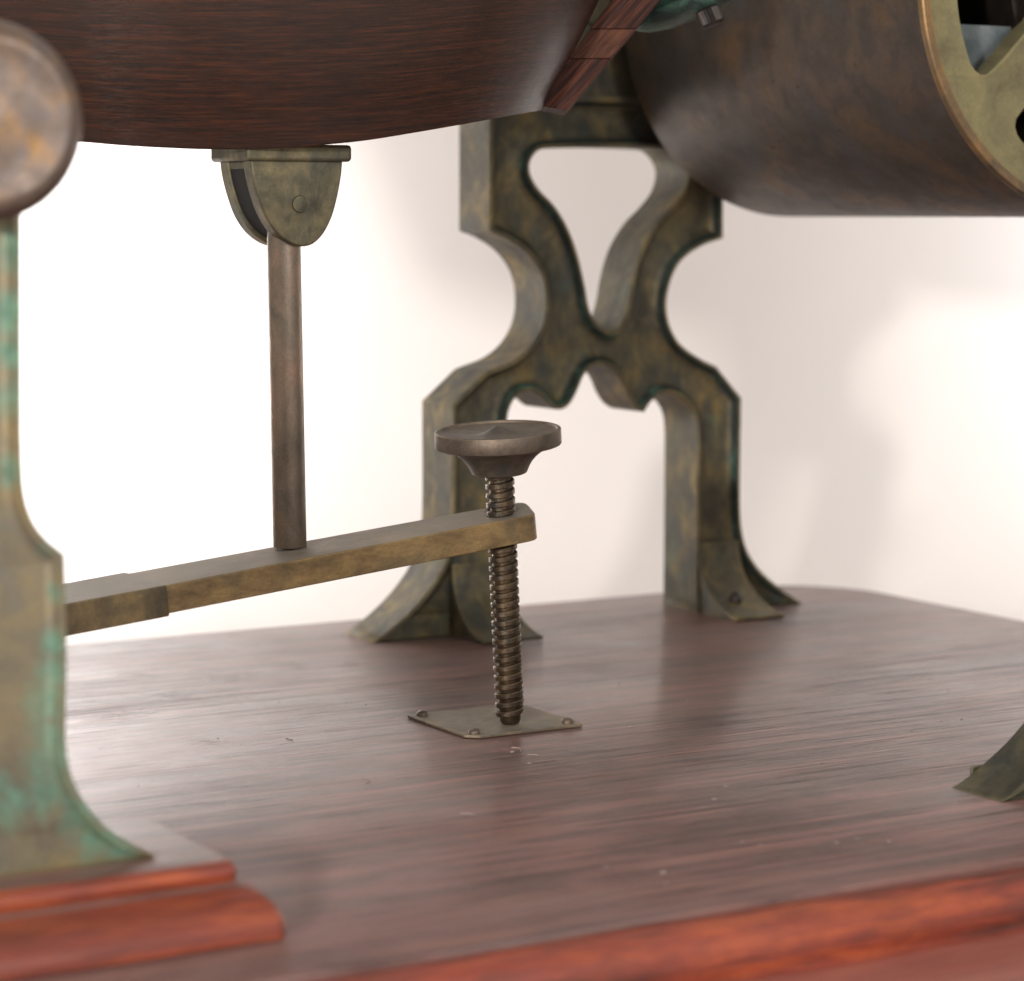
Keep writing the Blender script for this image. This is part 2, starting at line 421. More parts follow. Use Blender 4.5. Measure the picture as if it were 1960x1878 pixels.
s = NT('backdrop_plaster')
n = s.noise(s.mapping((1, 1, 1)), 6, 4, 0.5)
s.link(s.mix(n, (0.735, 0.68, 0.64), (0.755, 0.705, 0.665)), s.b.inputs['Base Color'])
s.b.inputs['Roughness'].default_value = 0.9
s.bump(s.noise(s.mapping((1, 1, 1)), 400, 4, 0.6), 0.1, 0.0004)
M_wall = s.m

# ------------------------------------------------------------------ backdrop (white sweep behind and under the model)
V_, F_ = [], []
prof = [(-3000, -262), (6500, -262), (7350, -262)]
for i in range(1, 13):
    t = math.pi/2*i/12
    prof.append((7350+1500*math.sin(t), -262+1500*(1-math.cos(t))))
prof.append((8850, 9000))
for X in (-14000, 14000):
    for D, z in prof: V_.append(tuple(cw(X, D, z)))
n = len(prof)
for i in range(n-1): F_.append((i, i+1, n+i+1, n+i))
o = mesh('backdrop', V_, F_, M_wall, smooth=60, raw=True)
o['kind'] = 'structure'

# ------------------------------------------------------------------ wooden base board
BA0, BA1, BB0, BB1 = 300, 4225, 3026, 5607
def rring(off, z, r=300):
    P = []
    rr = r+off
    for cx_, cy_, s0 in ((BA1-r, BB1-r, 0), (BA0+r, BB1-r, 90), (BA0+r, BB0+r, 180), (BA1-r, BB0+r, 270)):
        for i in range(17):
            t = math.radians(s0+90*i/16)
            P.append((cx_+rr*math.cos(t), cy_+rr*math.sin(t), z))
    return P
def ring_stack(levels, top=False, bottom=False):
    V_, F_ = [], []
    for off, z in levels: V_ += rring(off, z)
    n = 68
    for j in range(len(levels)-1):
        for i in range(n):
            k = (i+1) % n
            F_.append((j*n+i, (j+1)*n+i, (j+1)*n+k, j*n+k))
    if top: F_.append(tuple(range(n)))
    if bottom: F_.append(tuple((len(levels)-1)*n+i for i in range(n))[::-1])
    return V_, F_
base = thing('display_board', 'long mahogany base board with dusty purple-brown top, rounded far corner and red moulded edge', 'base board', (2300, 4300, -260))
V_, F_ = ring_stack([(-3, 0), (0, -1.5), (1, -5), (1, -14)], top=True, bottom=True)
mesh('top_board', V_, F_, M_top, base, smooth=30)
V_, F_ = ring_stack([(-30, -14), (4, -9), (14, -7), (26, -10), (38, -17), (48, -28), (55, -42), (58, -58), (60, -74), (58, -80), (60, -86), (60, -96)])
mesh('edge_moulding', V_, F_, M_mould, base, smooth=50)
V_, F_ = ring_stack([(40, -92), (330, -92), (345, -96), (352, -110), (352, -240), (340, -258)], bottom=True)
mesh('lower_step', V_, F_, M_step, base, smooth=40)

# ------------------------------------------------------------------ moulded plinth under the near left frame
plinth = thing('moulded_plinth', 'red mahogany plinth with stepped ogee edge under the near left bronze frame', 'plinth', (900, 3400, 0))
def pl_ring(off, z, r=14):
    a0, a1, b0, b1 = 320, 1516-off*0.6, 3178+off*2.4, 3600
    P = []
    for (x, y, s0) in ((a1-r, b1-r, 0), (a0+r, b1-r, 90), (a0+r, b0+r, 180), (a1-r, b0+r, 270)):
        for i in range(5):
            t = math.radians(s0+90*i/4); P.append((x+r*math.cos(t), y+r*math.sin(t), z))
    return P
lv = [(1.5, 1), (0, 4), (0, 20), (3, 33), (10, 44), (21, 53), (33, 59), (42, 62), (43.5, 64), (42, 68), (42, 77), (44, 82), (48, 85), (52, 86)]
V_, F_ = [], []
for off, z in lv: V_ += pl_ring(off, z)
for j in range(len(lv)-1):
    for i in range(20):
        k = (i+1) % 20; F_.append((j*20+i, j*20+k, (j+1)*20+k, (j+1)*20+i))
F_.append(tuple((len(lv)-1)*20+i for i in range(20))); F_.append(tuple(range(20))[::-1])
mi = [0]*(len(F_)-2)+[1, 0]
for i in range(20): mi[6*20+i] = 1
mesh('moulded_block', V_, F_, [M_mould, M_top], plinth, smooth=45, mat_idx=mi)

# ------------------------------------------------------------------ bronze frames
def dome_screw(parent, pos, axis, r, name='screw', mat=None, slot=True):
    prof = [(r*0.55, -r*0.6), (r, -r*0.2), (r*1.0, r*0.12), (r*0.85, r*0.42), (r*0.5, r*0.62), (0.01, r*0.7)]
    V_, F_ = lathe(prof, pos, axis, 20)
    return mesh(name, V_, F_, mat or M_rod, parent)
def flare(parent, a0, a1, b0, w, z1, zb=0.0, a_shift=0.0, mat=None, thick=9):
    """curved front toe of a leg: sweeps from the leg's front face down and out to the board"""
    prof = []
    N = 14
    for i in range(N+1):
        t = i/N
        prof.append((b0+2 - w*(t**2.3), zb + z1*(1-t)**1.35 + thick*1.0*(t)))
    V_, F_ = [], []
    for side in (0, 1):
        for i, (b, z) in enumerate(prof):
            t = i/N
            ex = 10*(t**2)
            a = (a0-ex) if side == 0 else (a1+ex)
            V_.append((a, b, z)); V_.append((a, b+thick*(1.2 if t < .9 else 0.5), max(zb+1, z-thick*1.0)))
    n = 2*(N+1)
    for i in range(N):
        A = 2*i
        F_ += [(A, A+2, n+A+2, n+A), (A+1, n+A+1, n+A+3, A+3), (A, A+1, A+3, A+2), (n+A, n+A+2, n+A+3, n+A+1)]
    F_ += [(0, n, n+1, 1), (2*N, 2*N+1, n+2*N+1, n+2*N)]
    # web under the middle of the toe
    o = mesh('toe', V_, F_, mat or M_rear, parent, bevel=2)
    return prof

GF = 'bronze support frames on the wooden base'
RB, RT = 5280, 150
rear = thing('bronze_stand', 'patinated bronze frame with heart-shaped opening and scalloped arch, standing at the back of the base', 'support frame', (3340, RB+RT/2, 0), GF)
outer_px = [(938, 188, 'c'), (938, 443, 'c'), (968, 455), (1008, 482), (1036, 522), (1046, 570), (1041, 618), (1022, 657), (988, 688), (930, 712, 'c'), (866, 775, 'c'),
            (866, 985), (861, 1045), (840, 1100), (803, 1152), (762, 1193), (715, 1228, 'c'), (968, 1206, 'c'), (970, 1000), (970, 830), (974, 790), (984, 766), (1000, 752), (1023, 750), (1045, 767), (1066, 784), (1085, 780), (1099, 762),
            (1110, 738), (1123, 711), (1146, 698), (1171, 705), (1191, 729), (1204, 759), (1219, 780), (1234, 789, 'c'), (1248, 768), (1268, 754), (1294, 756), (1320, 776), (1333, 803), (1336, 870), (1334, 1172, 'c'), (1535, 1153, 'c'),
            (1492, 1124), (1452, 1087), (1427, 1042), (1418, 975), (1420, 762, 'c'), (1372, 702, 'c'), (1338, 685), (1300, 655), (1280, 612), (1279, 562), (1300, 506), (1340, 473), (1385, 456, 'c'), (1385, 188, 'c')]
def loop_b(px, b, step=14, zb=None, tol=22):
    pts = []
    for p in px:
        w = on_b(p[0], p[1], b); z = w[2]
        if zb is not None and len(p) > 2 and abs(z-zb) < tol: z = zb
        pts.append((w[0], z) + tuple(p[2:]))
    # keep the feet flat on the board
    return smooth_poly(pts, step)
def flatten(P, zb, tol=14):
    return [Vector((p.x, max(p.y, zb))) for p in P]
outer = loop_b(outer_px, RB, zb=0.5); outer = flatten(outer, 0.5)
hole_px = [(1040, 285), (1018, 303), (1015, 330), (1032, 362), (1062, 394), (1087, 435), (1106, 485), (1120, 545), (1132, 600), (1158, 631), (1184, 629), (1200, 592), (1212, 530), (1228, 478), (1256, 430), (1290, 394), (1312, 362), (1318, 325), (1306, 300), (1284, 285)]
hole = loop_b(hole_px, RB, 12)
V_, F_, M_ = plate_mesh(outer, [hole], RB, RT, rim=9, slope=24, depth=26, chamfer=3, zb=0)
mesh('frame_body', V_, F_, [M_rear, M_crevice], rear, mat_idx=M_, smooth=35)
pl, pr = on_b(938, 188, RB), on_b(1385, 188, RB)
V_, F_ = box(pl[0]+2, pr[0]-2, RB+6, RB+RT-6, pl[2]-1, pl[2]+330)
mesh('bearing_block', V_, F_, M_rear, rear, bevel=5)
mid = (pl[0]+pr[0])/2
V_, F_ = lathe([(150, 0), (156, 4), (156, RT+16), (150, RT+20)], (mid, RB-10, pl[2]+330), (0, 1, 0), 64)
mesh('bearing_housing', V_, F_, M_rear, rear, smooth=35)
V_, F_ = box(pl[0]-8, pr[0]+8, RB-10, RB+RT+8, pl[2]-4, pl[2]+12)
mesh('ledge', V_, F_, M_rear, rear, bevel=4)
lo, li = on_b(868, 1000, RB)[0], on_b(970, 1000, RB)[0]
flare(rear, lo, li-4, RB, 160, 165)
ri, ro = on_b(1338, 1000, RB)[0], on_b(1416, 1000, RB)[0]
flare(rear, ri, ro, RB, 175, 170)
# raised webs running down the middle of each toe corner
def gusset(parent, a, b0, w, z1, zb=0, mat=None, th=9):
    P = [(b0+4, zb+1)]; N = 12
    for i in range(N+1):
        t = i/N; P.append((b0+4 - w*(t**2.3), zb + z1*(1-t)**1.35 - 2 + 3*t))
    n = len(P)
    V_ = [(a-th/2, p[0], max(zb+1, p[1])) for p in P] + [(a+th/2, p[0], max(zb+1, p[1])) for p in P]
    F_ = [tuple(range(n)), tuple(range(n, 2*n))[::-1]] + [(i, (i+1) % n, n+(i+1) % n, n+i) for i in range(n)]
    mesh('gusset', V_, F_, mat or M_rear, parent, bevel=1)
gusset(rear, lo+6, RB, 150, 150); gusset(rear, ri+6, RB, 160, 155)
p = (on_b(1372, 1000, RB)[0], RB-84, 43)
dome_screw(rear, p, (0, -0.6, 0.8), 16, mat=M_dark)
dome_screw(rear, (on_b(800, 1000, RB)[0]+0, RB+70, 58), (-0.7, 0, 0.75), 13)

# near left frame on its plinth
LB, LT, LZ = 3366, 150, 86
near = thing('bronze_stand', 'near left bronze frame with green verdigris stains and round bearing cap, on red plinth', 'support frame', (1250, LB+LT/2, LZ), GF)
px = [(42, 120, 'c'), (42, 430), (42, 700), (44, 900), (52, 965), (68, 1005), (92, 1035), (125, 1062, 'c'), (129, 1250), (128, 1430), (140, 1490), (172, 1548), (225, 1600), (300, 1640, 'c'), (-330, 1709, 'c'), (-270, 1640), (-232, 1500), (-222, 1300), (-222, 1090, 'c'), (-160, 1020), (-140, 900), (-140, 120, 'c')]
outer = flatten(loop_b(px, LB, zb=LZ+0.5), LZ+0.5)
# loop order is clockwise; offset() handles either sense
V_, F_, M_ = plate_mesh(outer, [], LB, LT, rim=10, slope=18, depth=18, chamfer=3, zb=LZ)
mesh('frame_body', V_, F_, [M_left, M_left], near, mat_idx=M_, smooth=35)
c = on_b(-42, 232, LB-60)
Rb = 133
prof = [(60, 62), (Rb*0.9, 62), (Rb*0.97, 50), (Rb, 40), (Rb, -22), (Rb*0.995, -30), (Rb*0.97, -40), (Rb*0.93, -49), (Rb*0.87, -56), (Rb*0.81, -60), (Rb*0.75, -61), (Rb*0.70, -58), (Rb*0.45, -60), (Rb*0.2, -62), (0.01, -62.5)]
V_, F_ = lathe(prof, c, (0, 1, 0), 96)
mesh('bearing_cap', V_, F_, M_boss, near, smooth=50)

# near right frame, only its toe shows
RZ = 0
nr = thing('bronze_stand', 'curved olive bronze toe of a frame entering at the right edge above the red moulding', 'support frame', (3050, 3322+75, 0), GF)
px = [(1918, 1534, 'c'), (1975, 1490), (2040, 1425), (2098, 1340), (2128, 1220), (2130, 1000), (2130, 760, 'c'), (2160, 700, 'c'), (2170, 600), (2170, 330, 'c'), (2420, 320, 'c'), (2420, 600), (2450, 690, 'c'), (2520, 750, 'c'), (2530, 1200), (2540, 1320), (2580, 1400), (2660, 1440, 'c'), (2420, 1470, 'c'), (2400, 900), (2350, 800), (2300, 800), (2240, 900), (2240, 1494, 'c')]
outer = flatten(loop_b(px, 3322, zb=0.5), 0.5)
V_, F_, M_ = plate_mesh(outer, [], 3322, 128, rim=11, slope=8, depth=10, chamfer=4, zb=0)
mesh('frame_body', V_, F_, [M_foot, M_foot], nr, mat_idx=M_, smooth=35)
V_, F_ = box(2940, 3010, 3456, 3462, 1, 30)
mesh('toe', V_, F_, M_foot, nr, bevel=2)

# ------------------------------------------------------------------ adjusting screw and its plate
SB = on_z(977, 1386, 6)
SD = cw(-0.043, -0.072, 1) - cw(0, 0, 0)
SD = Vector((SD.x, SD.y, SD.z)).normalized()
scr = thing('adjusting_screw', 'brass adjusting screw with wide dished knurled knob standing upright through the lever tip', 'thumbscrew', SB)
o0 = Vector(SB)
L = 476
V_, F_ = lathe([(9, 1), (17, 3), (20.5, 10), (20.5, L+12)], o0, SD, 40)
u, w, d = basis(SD)
pitch, nt, seg = 17.4, 27.0, 44
cnt = int(nt*seg)
pr_ = [(20.3, 0), (26.6, 1.2), (27.6, 2.6), (27.6, 10.0), (26.6, 11.4), (20.3, 12.6)]
i0 = len(V_)
for i in range(cnt+1):
    t = 2*math.pi*i/seg
    fade = min(1.0, i/(seg*0.4))
    for r, h in pr_:
        rr = 20.0+(r-20.0)*fade
        V_.append(tuple(o0 + u*rr*math.cos(t) + w*rr*math.sin(t) + d*(8+h+pitch*i/seg)))
for i in range(cnt):
    for j in range(5):
        A = i0+i*6+j
        F_.append((A, A+1, A+7, A+6))
mesh('threaded_shaft', V_, F_, M_thread, scr, smooth=32)
def rip(j, i): return (1.0 if i % 2 else -0.6) if 7 <= j <= 10 else 0
T = L
prof = [(30, T+4), (48, T+5), (52, T+7), (54, T+11), (57, T+18), (63, T+28), (72, T+38), (84, T+47), (95, T+52), (97, T+55), (115, T+57), (118.5, T+58.5), (119.5, T+60.5), (119.5, T+86.5), (118.5, T+88.5), (115.5, T+89.5), (112.5, T+88.5), (111, T+85), (80, T+81), (45, T+80), (26, T+84), (12, T+92), (5, T+96), (0.01, T+98)]
V2, F2 = lathe(prof, o0, SD, 400, ripple=lambda j, i: (0.3 if i % 2 else -0.4) if j in (12, 13) else 0)
mesh('knob', V2, F2, M_knob, scr, smooth=28)

plt = thing('mounting_plate', 'thin square brass plate screwed to the board beneath the adjusting screw', 'plate', (on_z(950, 1385)))
c = on_z(946, 1383)
ca, cb = c[0], c[1]
hs = 124
P = []
for sx, sy in ((1, 1), (-1, 1), (-1, -1), (1, -1)):
    P.append((ca+sx*hs, cb+sy*hs))
def chamf(P, cc):
    out = []
    for i in range(4):
        p = Vector(P[i]); q = Vector(P[i-1]); r = Vector(P[(i+1) % 4])
        out.append(p+(q-p).normalized()*cc); out.append(p+(r-p).normalized()*cc)
    return out
# front corner is clipped broader than the others
PP = []
for i, p in enumerate(P):
    p = Vector(p); q = Vector(P[i-1]); r = Vector(P[(i+1) % 4])
    cc = 22 if i == 2 else 4
    PP.append(p+(q-p).normalized()*cc); PP.append(p+(r-p).normalized()*cc)
n = len(PP)
V_ = [(p.x, p.y, 1.0) for p in PP]+[(p.x, p.y, 6.5) for p in PP]
F_ = [tuple(range(n))[::-1], tuple(range(n, 2*n))]+[(i, (i+1) % n, n+(i+1) % n, n+i) for i in range(n)]
mesh('plate', V_, F_, M_plate, plt, bevel=1.2)
for sx, sy in ((1, -1), (-1, 1), (-1, -1), (1, 1)):
    dome_screw(plt, (ca+sx*(hs-22), cb+sy*(hs-22), 9), (0.05*sx, 0.04*sy, 1), 11.5, mat=M_knob)

# ------------------------------------------------------------------ lever
lev = thing('lever_arm', 'flat brass lever bar sloping up from behind the near left frame to the adjusting screw', 'lever', (1500, 4300, 330))
# lever axis frame: runs along a with a slope in z
LSL = math.radians(5.9)
def levp(s_, bb, zz):
    """s_: distance from screw axis along the bar (negative = left), bb: offset along b, zz: offset from bar mid-height"""
    return (A0-16 + s_*math.cos(LSL) - zz*math.sin(LSL), B0 + bb, 384 + s_*math.sin(LSL) + zz*math.cos(LSL))
def bar(poly, h0, h1, name, mat, bev=3):
    n = len(poly)
    V_ = [levp(s_, b_, h0) for s_, b_ in poly]+[levp(s_, b_, h1) for s_, b_ in poly]
    F_ = [tuple(range(n))[::-1], tuple(range(n, 2*n))]+[(i, (i+1) % n, n+(i+1) % n, n+i) for i in range(n)]
    return mesh(name, V_, F_, mat, lev, bevel=bev, smooth=35)
bar([(-745, -112), (-20, -98), (2, -97), (16, -92), (26, -82), (32, -68), (45, -38), (60, -4), (70, 22), (73, 34), (71, 43), (64, 50), (52, 53), (20, 54), (-745, 60)], -25, 25, 'bar', M_lever, 2.5)
bar([(-1500, -121), (-742, -121), (-742, 68), (-1500, 68)], -28, 27, 'sleeve', M_sleeve, 3)
# round bush where the thread passes
V_, F_ = lathe([(28, -30), (33, -30), (33, 27), (28, 27)], levp(0, 0, 0), SD, 40, closed=True)
mesh('bush', V_, F_, M_thread, lev)

# ------------------------------------------------------------------ connecting rod
rb = on_d(555, 1046, 4783); rt = on_d(543, 455, 4770)
rod = thing('connecting_rod', 'slim upright copper-brown rod standing on the lever and entering the bracket under the wooden bowl', 'rod', rb)
ax = Vector(rt)-Vector(rb)
V_, F_ = lathe([(29.5, 0), (30.5, 2), (30.5, ax.length), (28, ax.length+30)], rb, ax, 48)
mesh('shaft', V_, F_, M_rod, rod, smooth=40)

# ------------------------------------------------------------------ bracket (clevis) under the bowl
cf = on_d(567, 300, 4735)
cb0 = cf[1]                      # front plane of the front cheek
brk = thing('pivot_bracket', 'U-shaped brass bracket with two rounded cheeks hanging under the wooden bowl', 'bracket', (cf[0], cb0+65, 1090))
def cheek(b, T, px, dx=0.0):
    pts = []
    for p in px:
        w = on_b(p[0], p[1], cb0); pts.append((w[0]+dx, w[2])+tuple(p[2:]))
    P = smooth_poly(pts, 8)
    V_, F_ = prism(P, b, T)
    mesh('cheek', V_, F_, M_clevis, brk, bevel=4, smooth=40)
ck = [(480, 305, 'c'), (484, 335), (494, 375), (509, 415), (530, 446), (556, 466), (577, 472), (600, 467), (620, 447), (636, 415), (647, 375), (654, 335), (657, 300, 'c')]
cheek(cb0, 36, ck)
cheek(cb0+104, 34, ck)
pts = []
for p in ck:
    w = on_b(p[0], p[1], cb0); cxm = on_b(570, 380, cb0)
    pts.append((cxm[0]+(w[0]-cxm[0])*0.95, cxm[2]+(w[2]-cxm[2])*0.93+4)+tuple(p[2:]))
V_, F_ = prism(smooth_poly(pts, 8), cb0+34, 72)
mesh('slot_fill', V_, F_, M_black, brk, smooth=40)  # black block put in to fill the slot between the cheeks
fl0, fl1 = on_b(467, 300, cb0)[0], on_b(668, 300, cb0)[0]
z1 = on_b(570, 283, cb0)[2]; z0 = on_b(570, 309, cb0)[2]
V_, F_ = box(fl0, fl1, cb0-14, cb0+150, z0, z1+6)
mesh('flange', V_, F_, M_clevis, brk, bevel=7)
V_, F_ = box(fl0+18, fl1-14, cb0+6, cb0+132, z0-14, z0+2)
mesh('collar', V_, F_, M_clevis, brk, bevel=4)
pp = on_b(574, 391, cb0)
V_, F_ = lathe([(16, 138), (16, -1), (14.5, -3.2), (10, -4.4), (0.01, -4.8)], (pp[0], cb0, pp[2]), (0, 1, 0), 32)
mesh('pivot_pin', V_, F_, M_clevis, brk, smooth=40)

# ------------------------------------------------------------------ wooden bowl
RX, RD, XC = 612.0, 430.0, (415-980)*0.985
DC = 4660+RD
rimy = [(-260, 205), (-100, 236), (0, 254), (135, 270), (250, 280), (400, 287), (550, 284), (700, 270), (870, 241), (1000, 217), (1060, 207), (1200, 190)]
def rim_y(px):
    for (x0, y0), (x1, y1) in zip(rimy, rimy[1:]):
        if px <= x1 or x1 == 1200:
            t = max(0, (px-x0)/(x1-x0)); t2 = t*t*(3-2*t)
            return y0+(y1-y0)*t
    return rimy[-1][1]
NB = 200
cz = 1
V_, F_ = [], []
rims = []
for i in range(NB):
    th = 2*math.pi*i/NB
    X = XC+RX*math.sin(th); D = DC-RD*math.cos(th)
    if math.cos(th) >= -0.05:
        px_ = CX+FP*X/D
    else:                                   # the far half mirrors the near half
        Dm = DC+RD*math.cos(th); px_ = CX+FP*X/Dm
    Dr = DC-RD*abs(math.cos(th))
    z = H-(rim_y(px_)-CY)*Dr/FP
    if math.cos(th) < 0: z += 75*abs(math.cos(th))
    rims.append([X, D, z, th])
for _ in range(6):                          # ease the polyline kinks out of the rim
    zz = [r[2] for r in rims]
    for i in range(NB): rims[i][2] = (zz[i-1]+2*zz[i]+zz[(i+1) % NB])/4
ups = [(-0.0, 0), (1.5, 2), (3, 5), (10, 18), (22, 40), (38, 68), (57, 100), (78, 140), (100, 185), (121, 230), (150, 300), (190, 400), (225, 500), (250, 620)]
bz = min(r[2] for r in rims)
rows_v = []
for f in (0.5, 0.9, 0.985):
    rows_v.append([(XC+(X-XC)*f, DC+(D-DC)*f, z+70*(1-f)) for X, D, z, th in rims])
for ro, dz_ in ups:
    rows_v.append([(X+ro*math.sin(th), D-ro*math.cos(th)*0.8, z+dz_) for X, D, z, th in rims])
for ro, dz_ in ups[::-1][:-5]:
    rows_v.append([(X+(ro-48)*math.sin(th), D-(ro-48)*math.cos(th)*0.8, z+dz_) for X, D, z, th in rims])
V_ = [(E1[0]*X+E1[1]*D, E2[0]*X+E2[1]*D, z) for row in rows_v for X, D, z in row]
for j in range(len(rows_v)-1):
    for i in range(NB):
        k = (i+1) % NB
        F_.append((j*NB+i, j*NB+k, (j+1)*NB+k, (j+1)*NB+i))
F_.append(tuple(range(NB)))
F_.append(tuple((len(rows_v)-1)*NB+i for i in range(NB)))
bcx, bcb = E1[0]*XC+E1[1]*DC, E2[0]*XC+E2[1]*DC
bowl = thing('wooden_bowl', 'large dark walnut bowl with fine horizontal grain hanging across the top left', 'wooden bowl', (bcx, bcb, bz))
def bowl_uv(c):
    X = (c[0]*E1[0]+c[1]*E2[0])-XC; D = (c[0]*E1[1]+c[1]*E2[1])-DC
    th = math.atan2(X/RX, -D/RD)
    zr = rims[int((th/(2*math.pi))*NB) % NB][2]
    return (th*2.0+X/900.0, (c[2]-bz-0.75*(zr-bz))/300.0)
mesh('shell', V_, F_, M_bowl, bowl, smooth=50, uvf=bowl_uv)
# laminated board along the right flank, three jointed segments
DB = DC-10
def strip_pt(px_, py_, D):
    return on_d(px_, py_, D)
def seg_board(quad, mat, name='segment', dd=0, thick=230):
    n = len(quad)
    V_ = [strip_pt(x, y, DB+dd) for x, y in quad]
    e = cw(0, 1, 0)-cw(0, 0, 0); 
    V2 = []
    for v in V_:
        V2.append((v[0]+E1[1]*thick, v[1]+E2[1]*thick, v[2]))
    F_ = [tuple(range(n)), tuple(range(n, 2*n))[::-1]]+[(i, (i+1) % n, n+(i+1) % n, n+i) for i in range(n)]
    c0 = on_d(1060, 205, DB); 
    du = Vector((0.68, 0.733)); dv = Vector((0.733, -0.68))
    def uvf(c):
        X = (c[0]*E1[0]+c[1]*E2[0])-(c0[0]*E1[0]+c0[1]*E2[0]); z = c[2]-c0[2]
        dep = (c[0]*E2[0]*0+c[1])
        return ((X*du.x+z*du.y)/120.0, (X*dv.x+z*dv.y)/60.0)
    mesh(name, V_+V2, F_, mat, bowl, bevel=0.8, smooth=30, uvf=uvf)
def xl(y): return 1020 + (205-y)*0.735
def xr(y): return 1086 + (212-y)*0.84
seg_board([(1034, 203), (1086, 212), (xr(180), 180), (xr(113), 113), (xl(113), 113)], M_end)
seg_board([(xl(112), 112), (xr(112), 112), (xr(56), 56), (xl(56), 56)], M_end2, dd=2)
seg_board([(xl(55), 55), (xr(55), 55), (xr(-190), -190), (xl(-190), -190)], M_end)

# ------------------------------------------------------------------ green bearing cup and its knurled nut
gc = on_d(1290, -55, 5350)
cup = thing('bearing_cup', 'verdigris-green turned cup hanging at the top between the wooden bowl and the drum', 'bearing cup', gc)
axg = Vector((E1[0]*0.10+E1[1]*-0.42, E1[1]*0.0+E2[1]*-0.30, -1.0))
axg = cw(0.40, -0.04, -1.0)-cw(0, 0, 0)
prof = [(96, -200), (96, -60), (100, -20), (104, 10), (108, 50), (112, 62), (120, 68), (121, 78), (117, 86), (96, 96), (60, 104), (20, 106), (0.01, 106)]
prof = [(r*0.98, h) for r, h in prof]
V_, F_ = lathe(prof, gc, axg, 72)
mesh('cup_body', V_, F_, M_verd, cup, smooth=40)
nc = on_d(1356, 24, 5290)
V_, F_ = lathe([(20, -10), (24, -6), (24, 22), (20, 28), (0.01, 29)], nc, cw(0.4, -0.04, -1)-cw(0, 0, 0), 48, ripple=lambda j, i: (1.3 if i % 2 else -1.3) if j in (1, 2) else 0)
mesh('knurled_nut', V_, F_, M_dark, cup, smooth=30)

# ------------------------------------------------------------------ bronze drum
drum = thing('bronze_drum', 'large dark brown bronze drum with a yellow brass spoked end wheel at the top right', 'drum', (3830, 4700, 500))
far = on_b(1505, 43, 5200)
R = 372*(on_b(1505, 43, 5200)[1] and 1)*1.285
tt = 5200/(E2[0]*(1505-CX)+E2[1]*FP); R = 372*tt
da, dz = far[0], far[2]
nb = on_b(2092, -10, 1)          # ray towards the near centre
# near plane: choose b where the axis (constant a) projects to x = 2088
lo_, hi_ = 3000.0, 5200.0
for _ in range(50):
    m_ = (lo_+hi_)/2
    X = E1[0]*da+E2[0]*m_; D = E1[1]*da+E2[1]*m_
    if CX+FP*X/D > 2104: lo_ = m_
    else: hi_ = m_
nbb = m_
Ld = 5200-nbb
Ti = 26
prof = [(R-Ti, 0), (R-6, 0), (R-1.5, 2), (R, 6), (R, Ld-8), (R-1, Ld-3), (R-4, Ld), (R-Ti, Ld-1)]
V_, F_ = lathe(prof, (da, nbb, dz), (0, 1, 0), 160, closed=True)
mesh('shell', V_, F_, M_drum, drum, smooth=40)
V_, F_ = lathe([(R-20, -4), (R-3, -4), (R-0.5, -1.5), (R+1, 3), (R+1, 10), (R-20, 10)], (da, nbb, dz), (0, 1, 0), 160, closed=True)
mesh('rim_edge', V_, F_, M_rimedge, drum, smooth=40)
# spoked end wheel: disc with six rounded openings
NS = 6
Ro, Ri, Rh = R-16, R*0.805, R*0.26
outl = [Vector((Ro*math.cos(2*math.pi*i/144), Ro*math.sin(2*math.pi*i/144))) for i in range(144)]
holes = []
sw = R*0.125
# angle of one spoke as seen from the camera side (a to the right): lower left spoke
sp0 = math.radians(180+41)
for k in range(NS):
    a1 = sp0+2*math.pi*k/NS; a2 = sp0+2*math.pi*(k+1)/NS
    def edge(ang, side, r):
        off = math.asin(min(1, sw/r)); return Vector((r*math.cos(ang+side*off), r*math.sin(ang+side*off)))
    pts = []
    pts.append(tuple(edge(a1, 1, Rh*1.35)))
    pts.append(tuple(edge(a1, 1, Ri*0.55)))
    pts.append(tuple(edge(a1, 1, Ri*0.93)))
    pts.append(tuple(Vector((math.cos(a1+math.asin(sw/Ri)+0.07), math.sin(a1+math.asin(sw/Ri)+0.07)))*Ri*0.99))
    for q in (0.3, 0.5, 0.7):
        aa = a1+(a2-a1)*q; pts.append((Ri*math.cos(aa), Ri*math.sin(aa)))
    pts.append(tuple(Vector((math.cos(a2-math.asin(sw/Ri)-0.07), math.sin(a2-math.asin(sw/Ri)-0.07)))*Ri*0.99))
    pts.append(tuple(edge(a2, -1, Ri*0.93)))
    pts.append(tuple(edge(a2, -1, Ri*0.55)))
    pts.append(tuple(edge(a2, -1, Rh*1.35)))
    holes.append(smooth_poly(pts, 14))
shift = Vector((da, dz))
outl = [p+shift for p in outl]; holes = [[p+shift for p in h] for h in holes]
V_, F_, M_ = plate_mesh(outl, holes, nbb-2, 58, rim=6, slope=2, depth=0.6, chamfer=3)
mesh('end_wheel', V_, F_, [M_rimface, M_rimface], drum, mat_idx=M_, smooth=40)
V_, F_ = lathe([(40, -120), (R*0.2, -60), (R*0.24, -20), (R*0.24, 40)], (da, nbb, dz), (0, 1, 0), 64)
mesh('hub', V_, F_, M_rimface, drum, smooth=40)
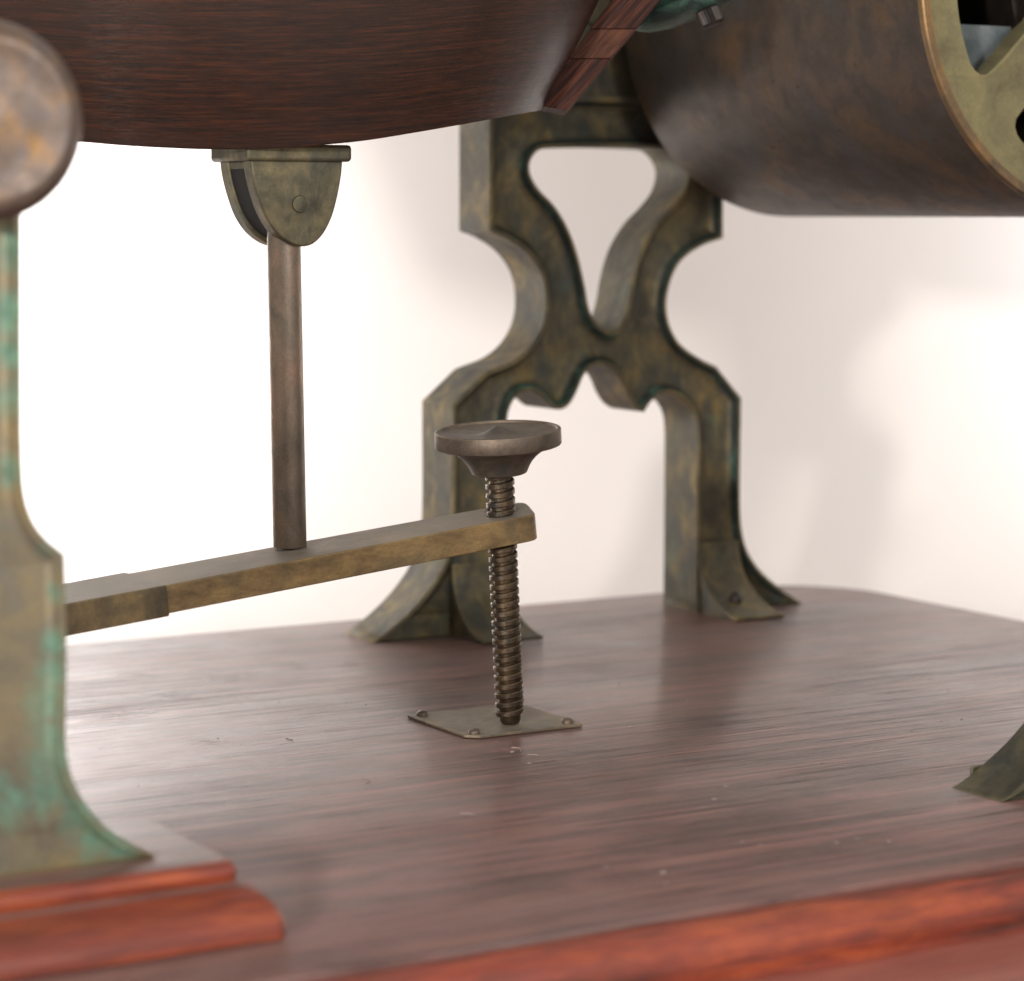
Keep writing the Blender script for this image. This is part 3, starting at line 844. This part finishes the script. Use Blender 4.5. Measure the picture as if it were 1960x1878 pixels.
# things inside the drum: inner cylinder, partition and a pale zinc plate
V_, F_ = lathe([(R*0.16, 60), (R*0.34, 90), (R*0.34, Ld-30), (R*0.16, Ld-10)], (da, nbb, dz), (0, 1, 0), 64)
mesh('inner_core', V_, F_, M_dark, drum, smooth=40)
V_, F_ = lathe([(R*0.2, Ld-20), (R-30, Ld-20), (R-30, Ld-8), (R*0.2, Ld-8)], (da, nbb, dz), (0, 1, 0), 96, closed=True)
mesh('far_plate', V_, F_, M_dark, drum, smooth=40)
V_, F_ = box(da-R*0.88, da-R*0.30, nbb+110, nbb+122, dz-R*0.46, dz-R*0.16)
mesh('zinc_plate', V_, F_, M_grey, drum, bevel=2)

# ------------------------------------------------------------------ lint, grit and flakes lying on the board
rnd = random.Random(3)
V_, F_ = [], []
def flake(a, b, r):
    i0 = len(V_); n = rnd.choice((5, 6, 7)); ph = rnd.random()*6
    el = rnd.uniform(0.4, 1.0)
    for k in range(n):
        t = ph+2*math.pi*k/n; rr = r*rnd.uniform(0.7, 1.2)
        V_.append((a+rr*math.cos(t), b+rr*el*math.sin(t), 0.3))
    V_.append((a, b, 0.3+r*rnd.uniform(0.35, 0.8)))
    for k in range(n): F_.append((i0+k, i0+(k+1) % n, i0+n))
for _ in range(150):
    a = rnd.uniform(900, 4100); b = rnd.uniform(3080, 5450)
    flake(a, b, rnd.choice((0.9, 1.2, 1.5, 2.0, 2.6)))
for px_, py_, r in ((1268, 1671, 6), (1274, 1692, 3.5), (1420, 1612, 3.5), (1455, 1618, 3.5), (1600, 1614, 5), (1640, 1605, 4), (1700, 1612, 4), (1160, 1660, 4), (980, 1440, 4), (1012, 1462, 4), (1480, 1480, 3), (1572, 1462, 3), (1660, 1432, 3), (1745, 1400, 3), (1840, 1378, 3), (1388, 1506, 5), (1366, 1530, 5), (1345, 1545, 3)):
    q = on_z(px_, py_); flake(q[0], q[1], r); flake(q[0]+r*1.2, q[1]+r*0.4, r*0.5)
def lint(px_, py_, ln, ang, curl):
    q = on_z(px_, py_); x, y = q[0], q[1]; t = ang; pts = []
    for k in range(11):
        pts.append((x, y)); x += ln/10*math.cos(t); y += ln/10*math.sin(t); t += curl*rnd.uniform(0.3, 1.4)
    i0 = len(V_); w_ = 0.5
    for k, (x, y) in enumerate(pts):
        V_.extend([(x, y-w_, 0.4), (x, y+w_, 0.4), (x, y, 2.0)])
    for k in range(10):
        A = i0+3*k
        F_.extend([(A, A+3, A+5, A+2), (A+1, A+2, A+5, A+4), (A, A+1, A+4, A+3)])
for g in ((995, 1438, 40, 0.4, 0.35), (1200, 1392, 34, -0.5, 0.3), (1010, 1448, 30, 1.2, -0.4), (700, 1500, 40, 0.1, 0.3), (560, 1420, 30, 0.9, 0.2), (880, 1560, 36, 0.5, -0.3)):
    lint(*g)
s = NT('pale_lint'); s.b.inputs['Base Color'].default_value = (0.30, 0.25, 0.22, 1); s.b.inputs['Roughness'].default_value = 0.9
o = mesh('dust_flakes', V_, F_, s.m, None, smooth=0)
o['kind'] = 'stuff'; o['label'] = 'pale dust flakes and lint scattered over the board top'; o['category'] = 'dust'
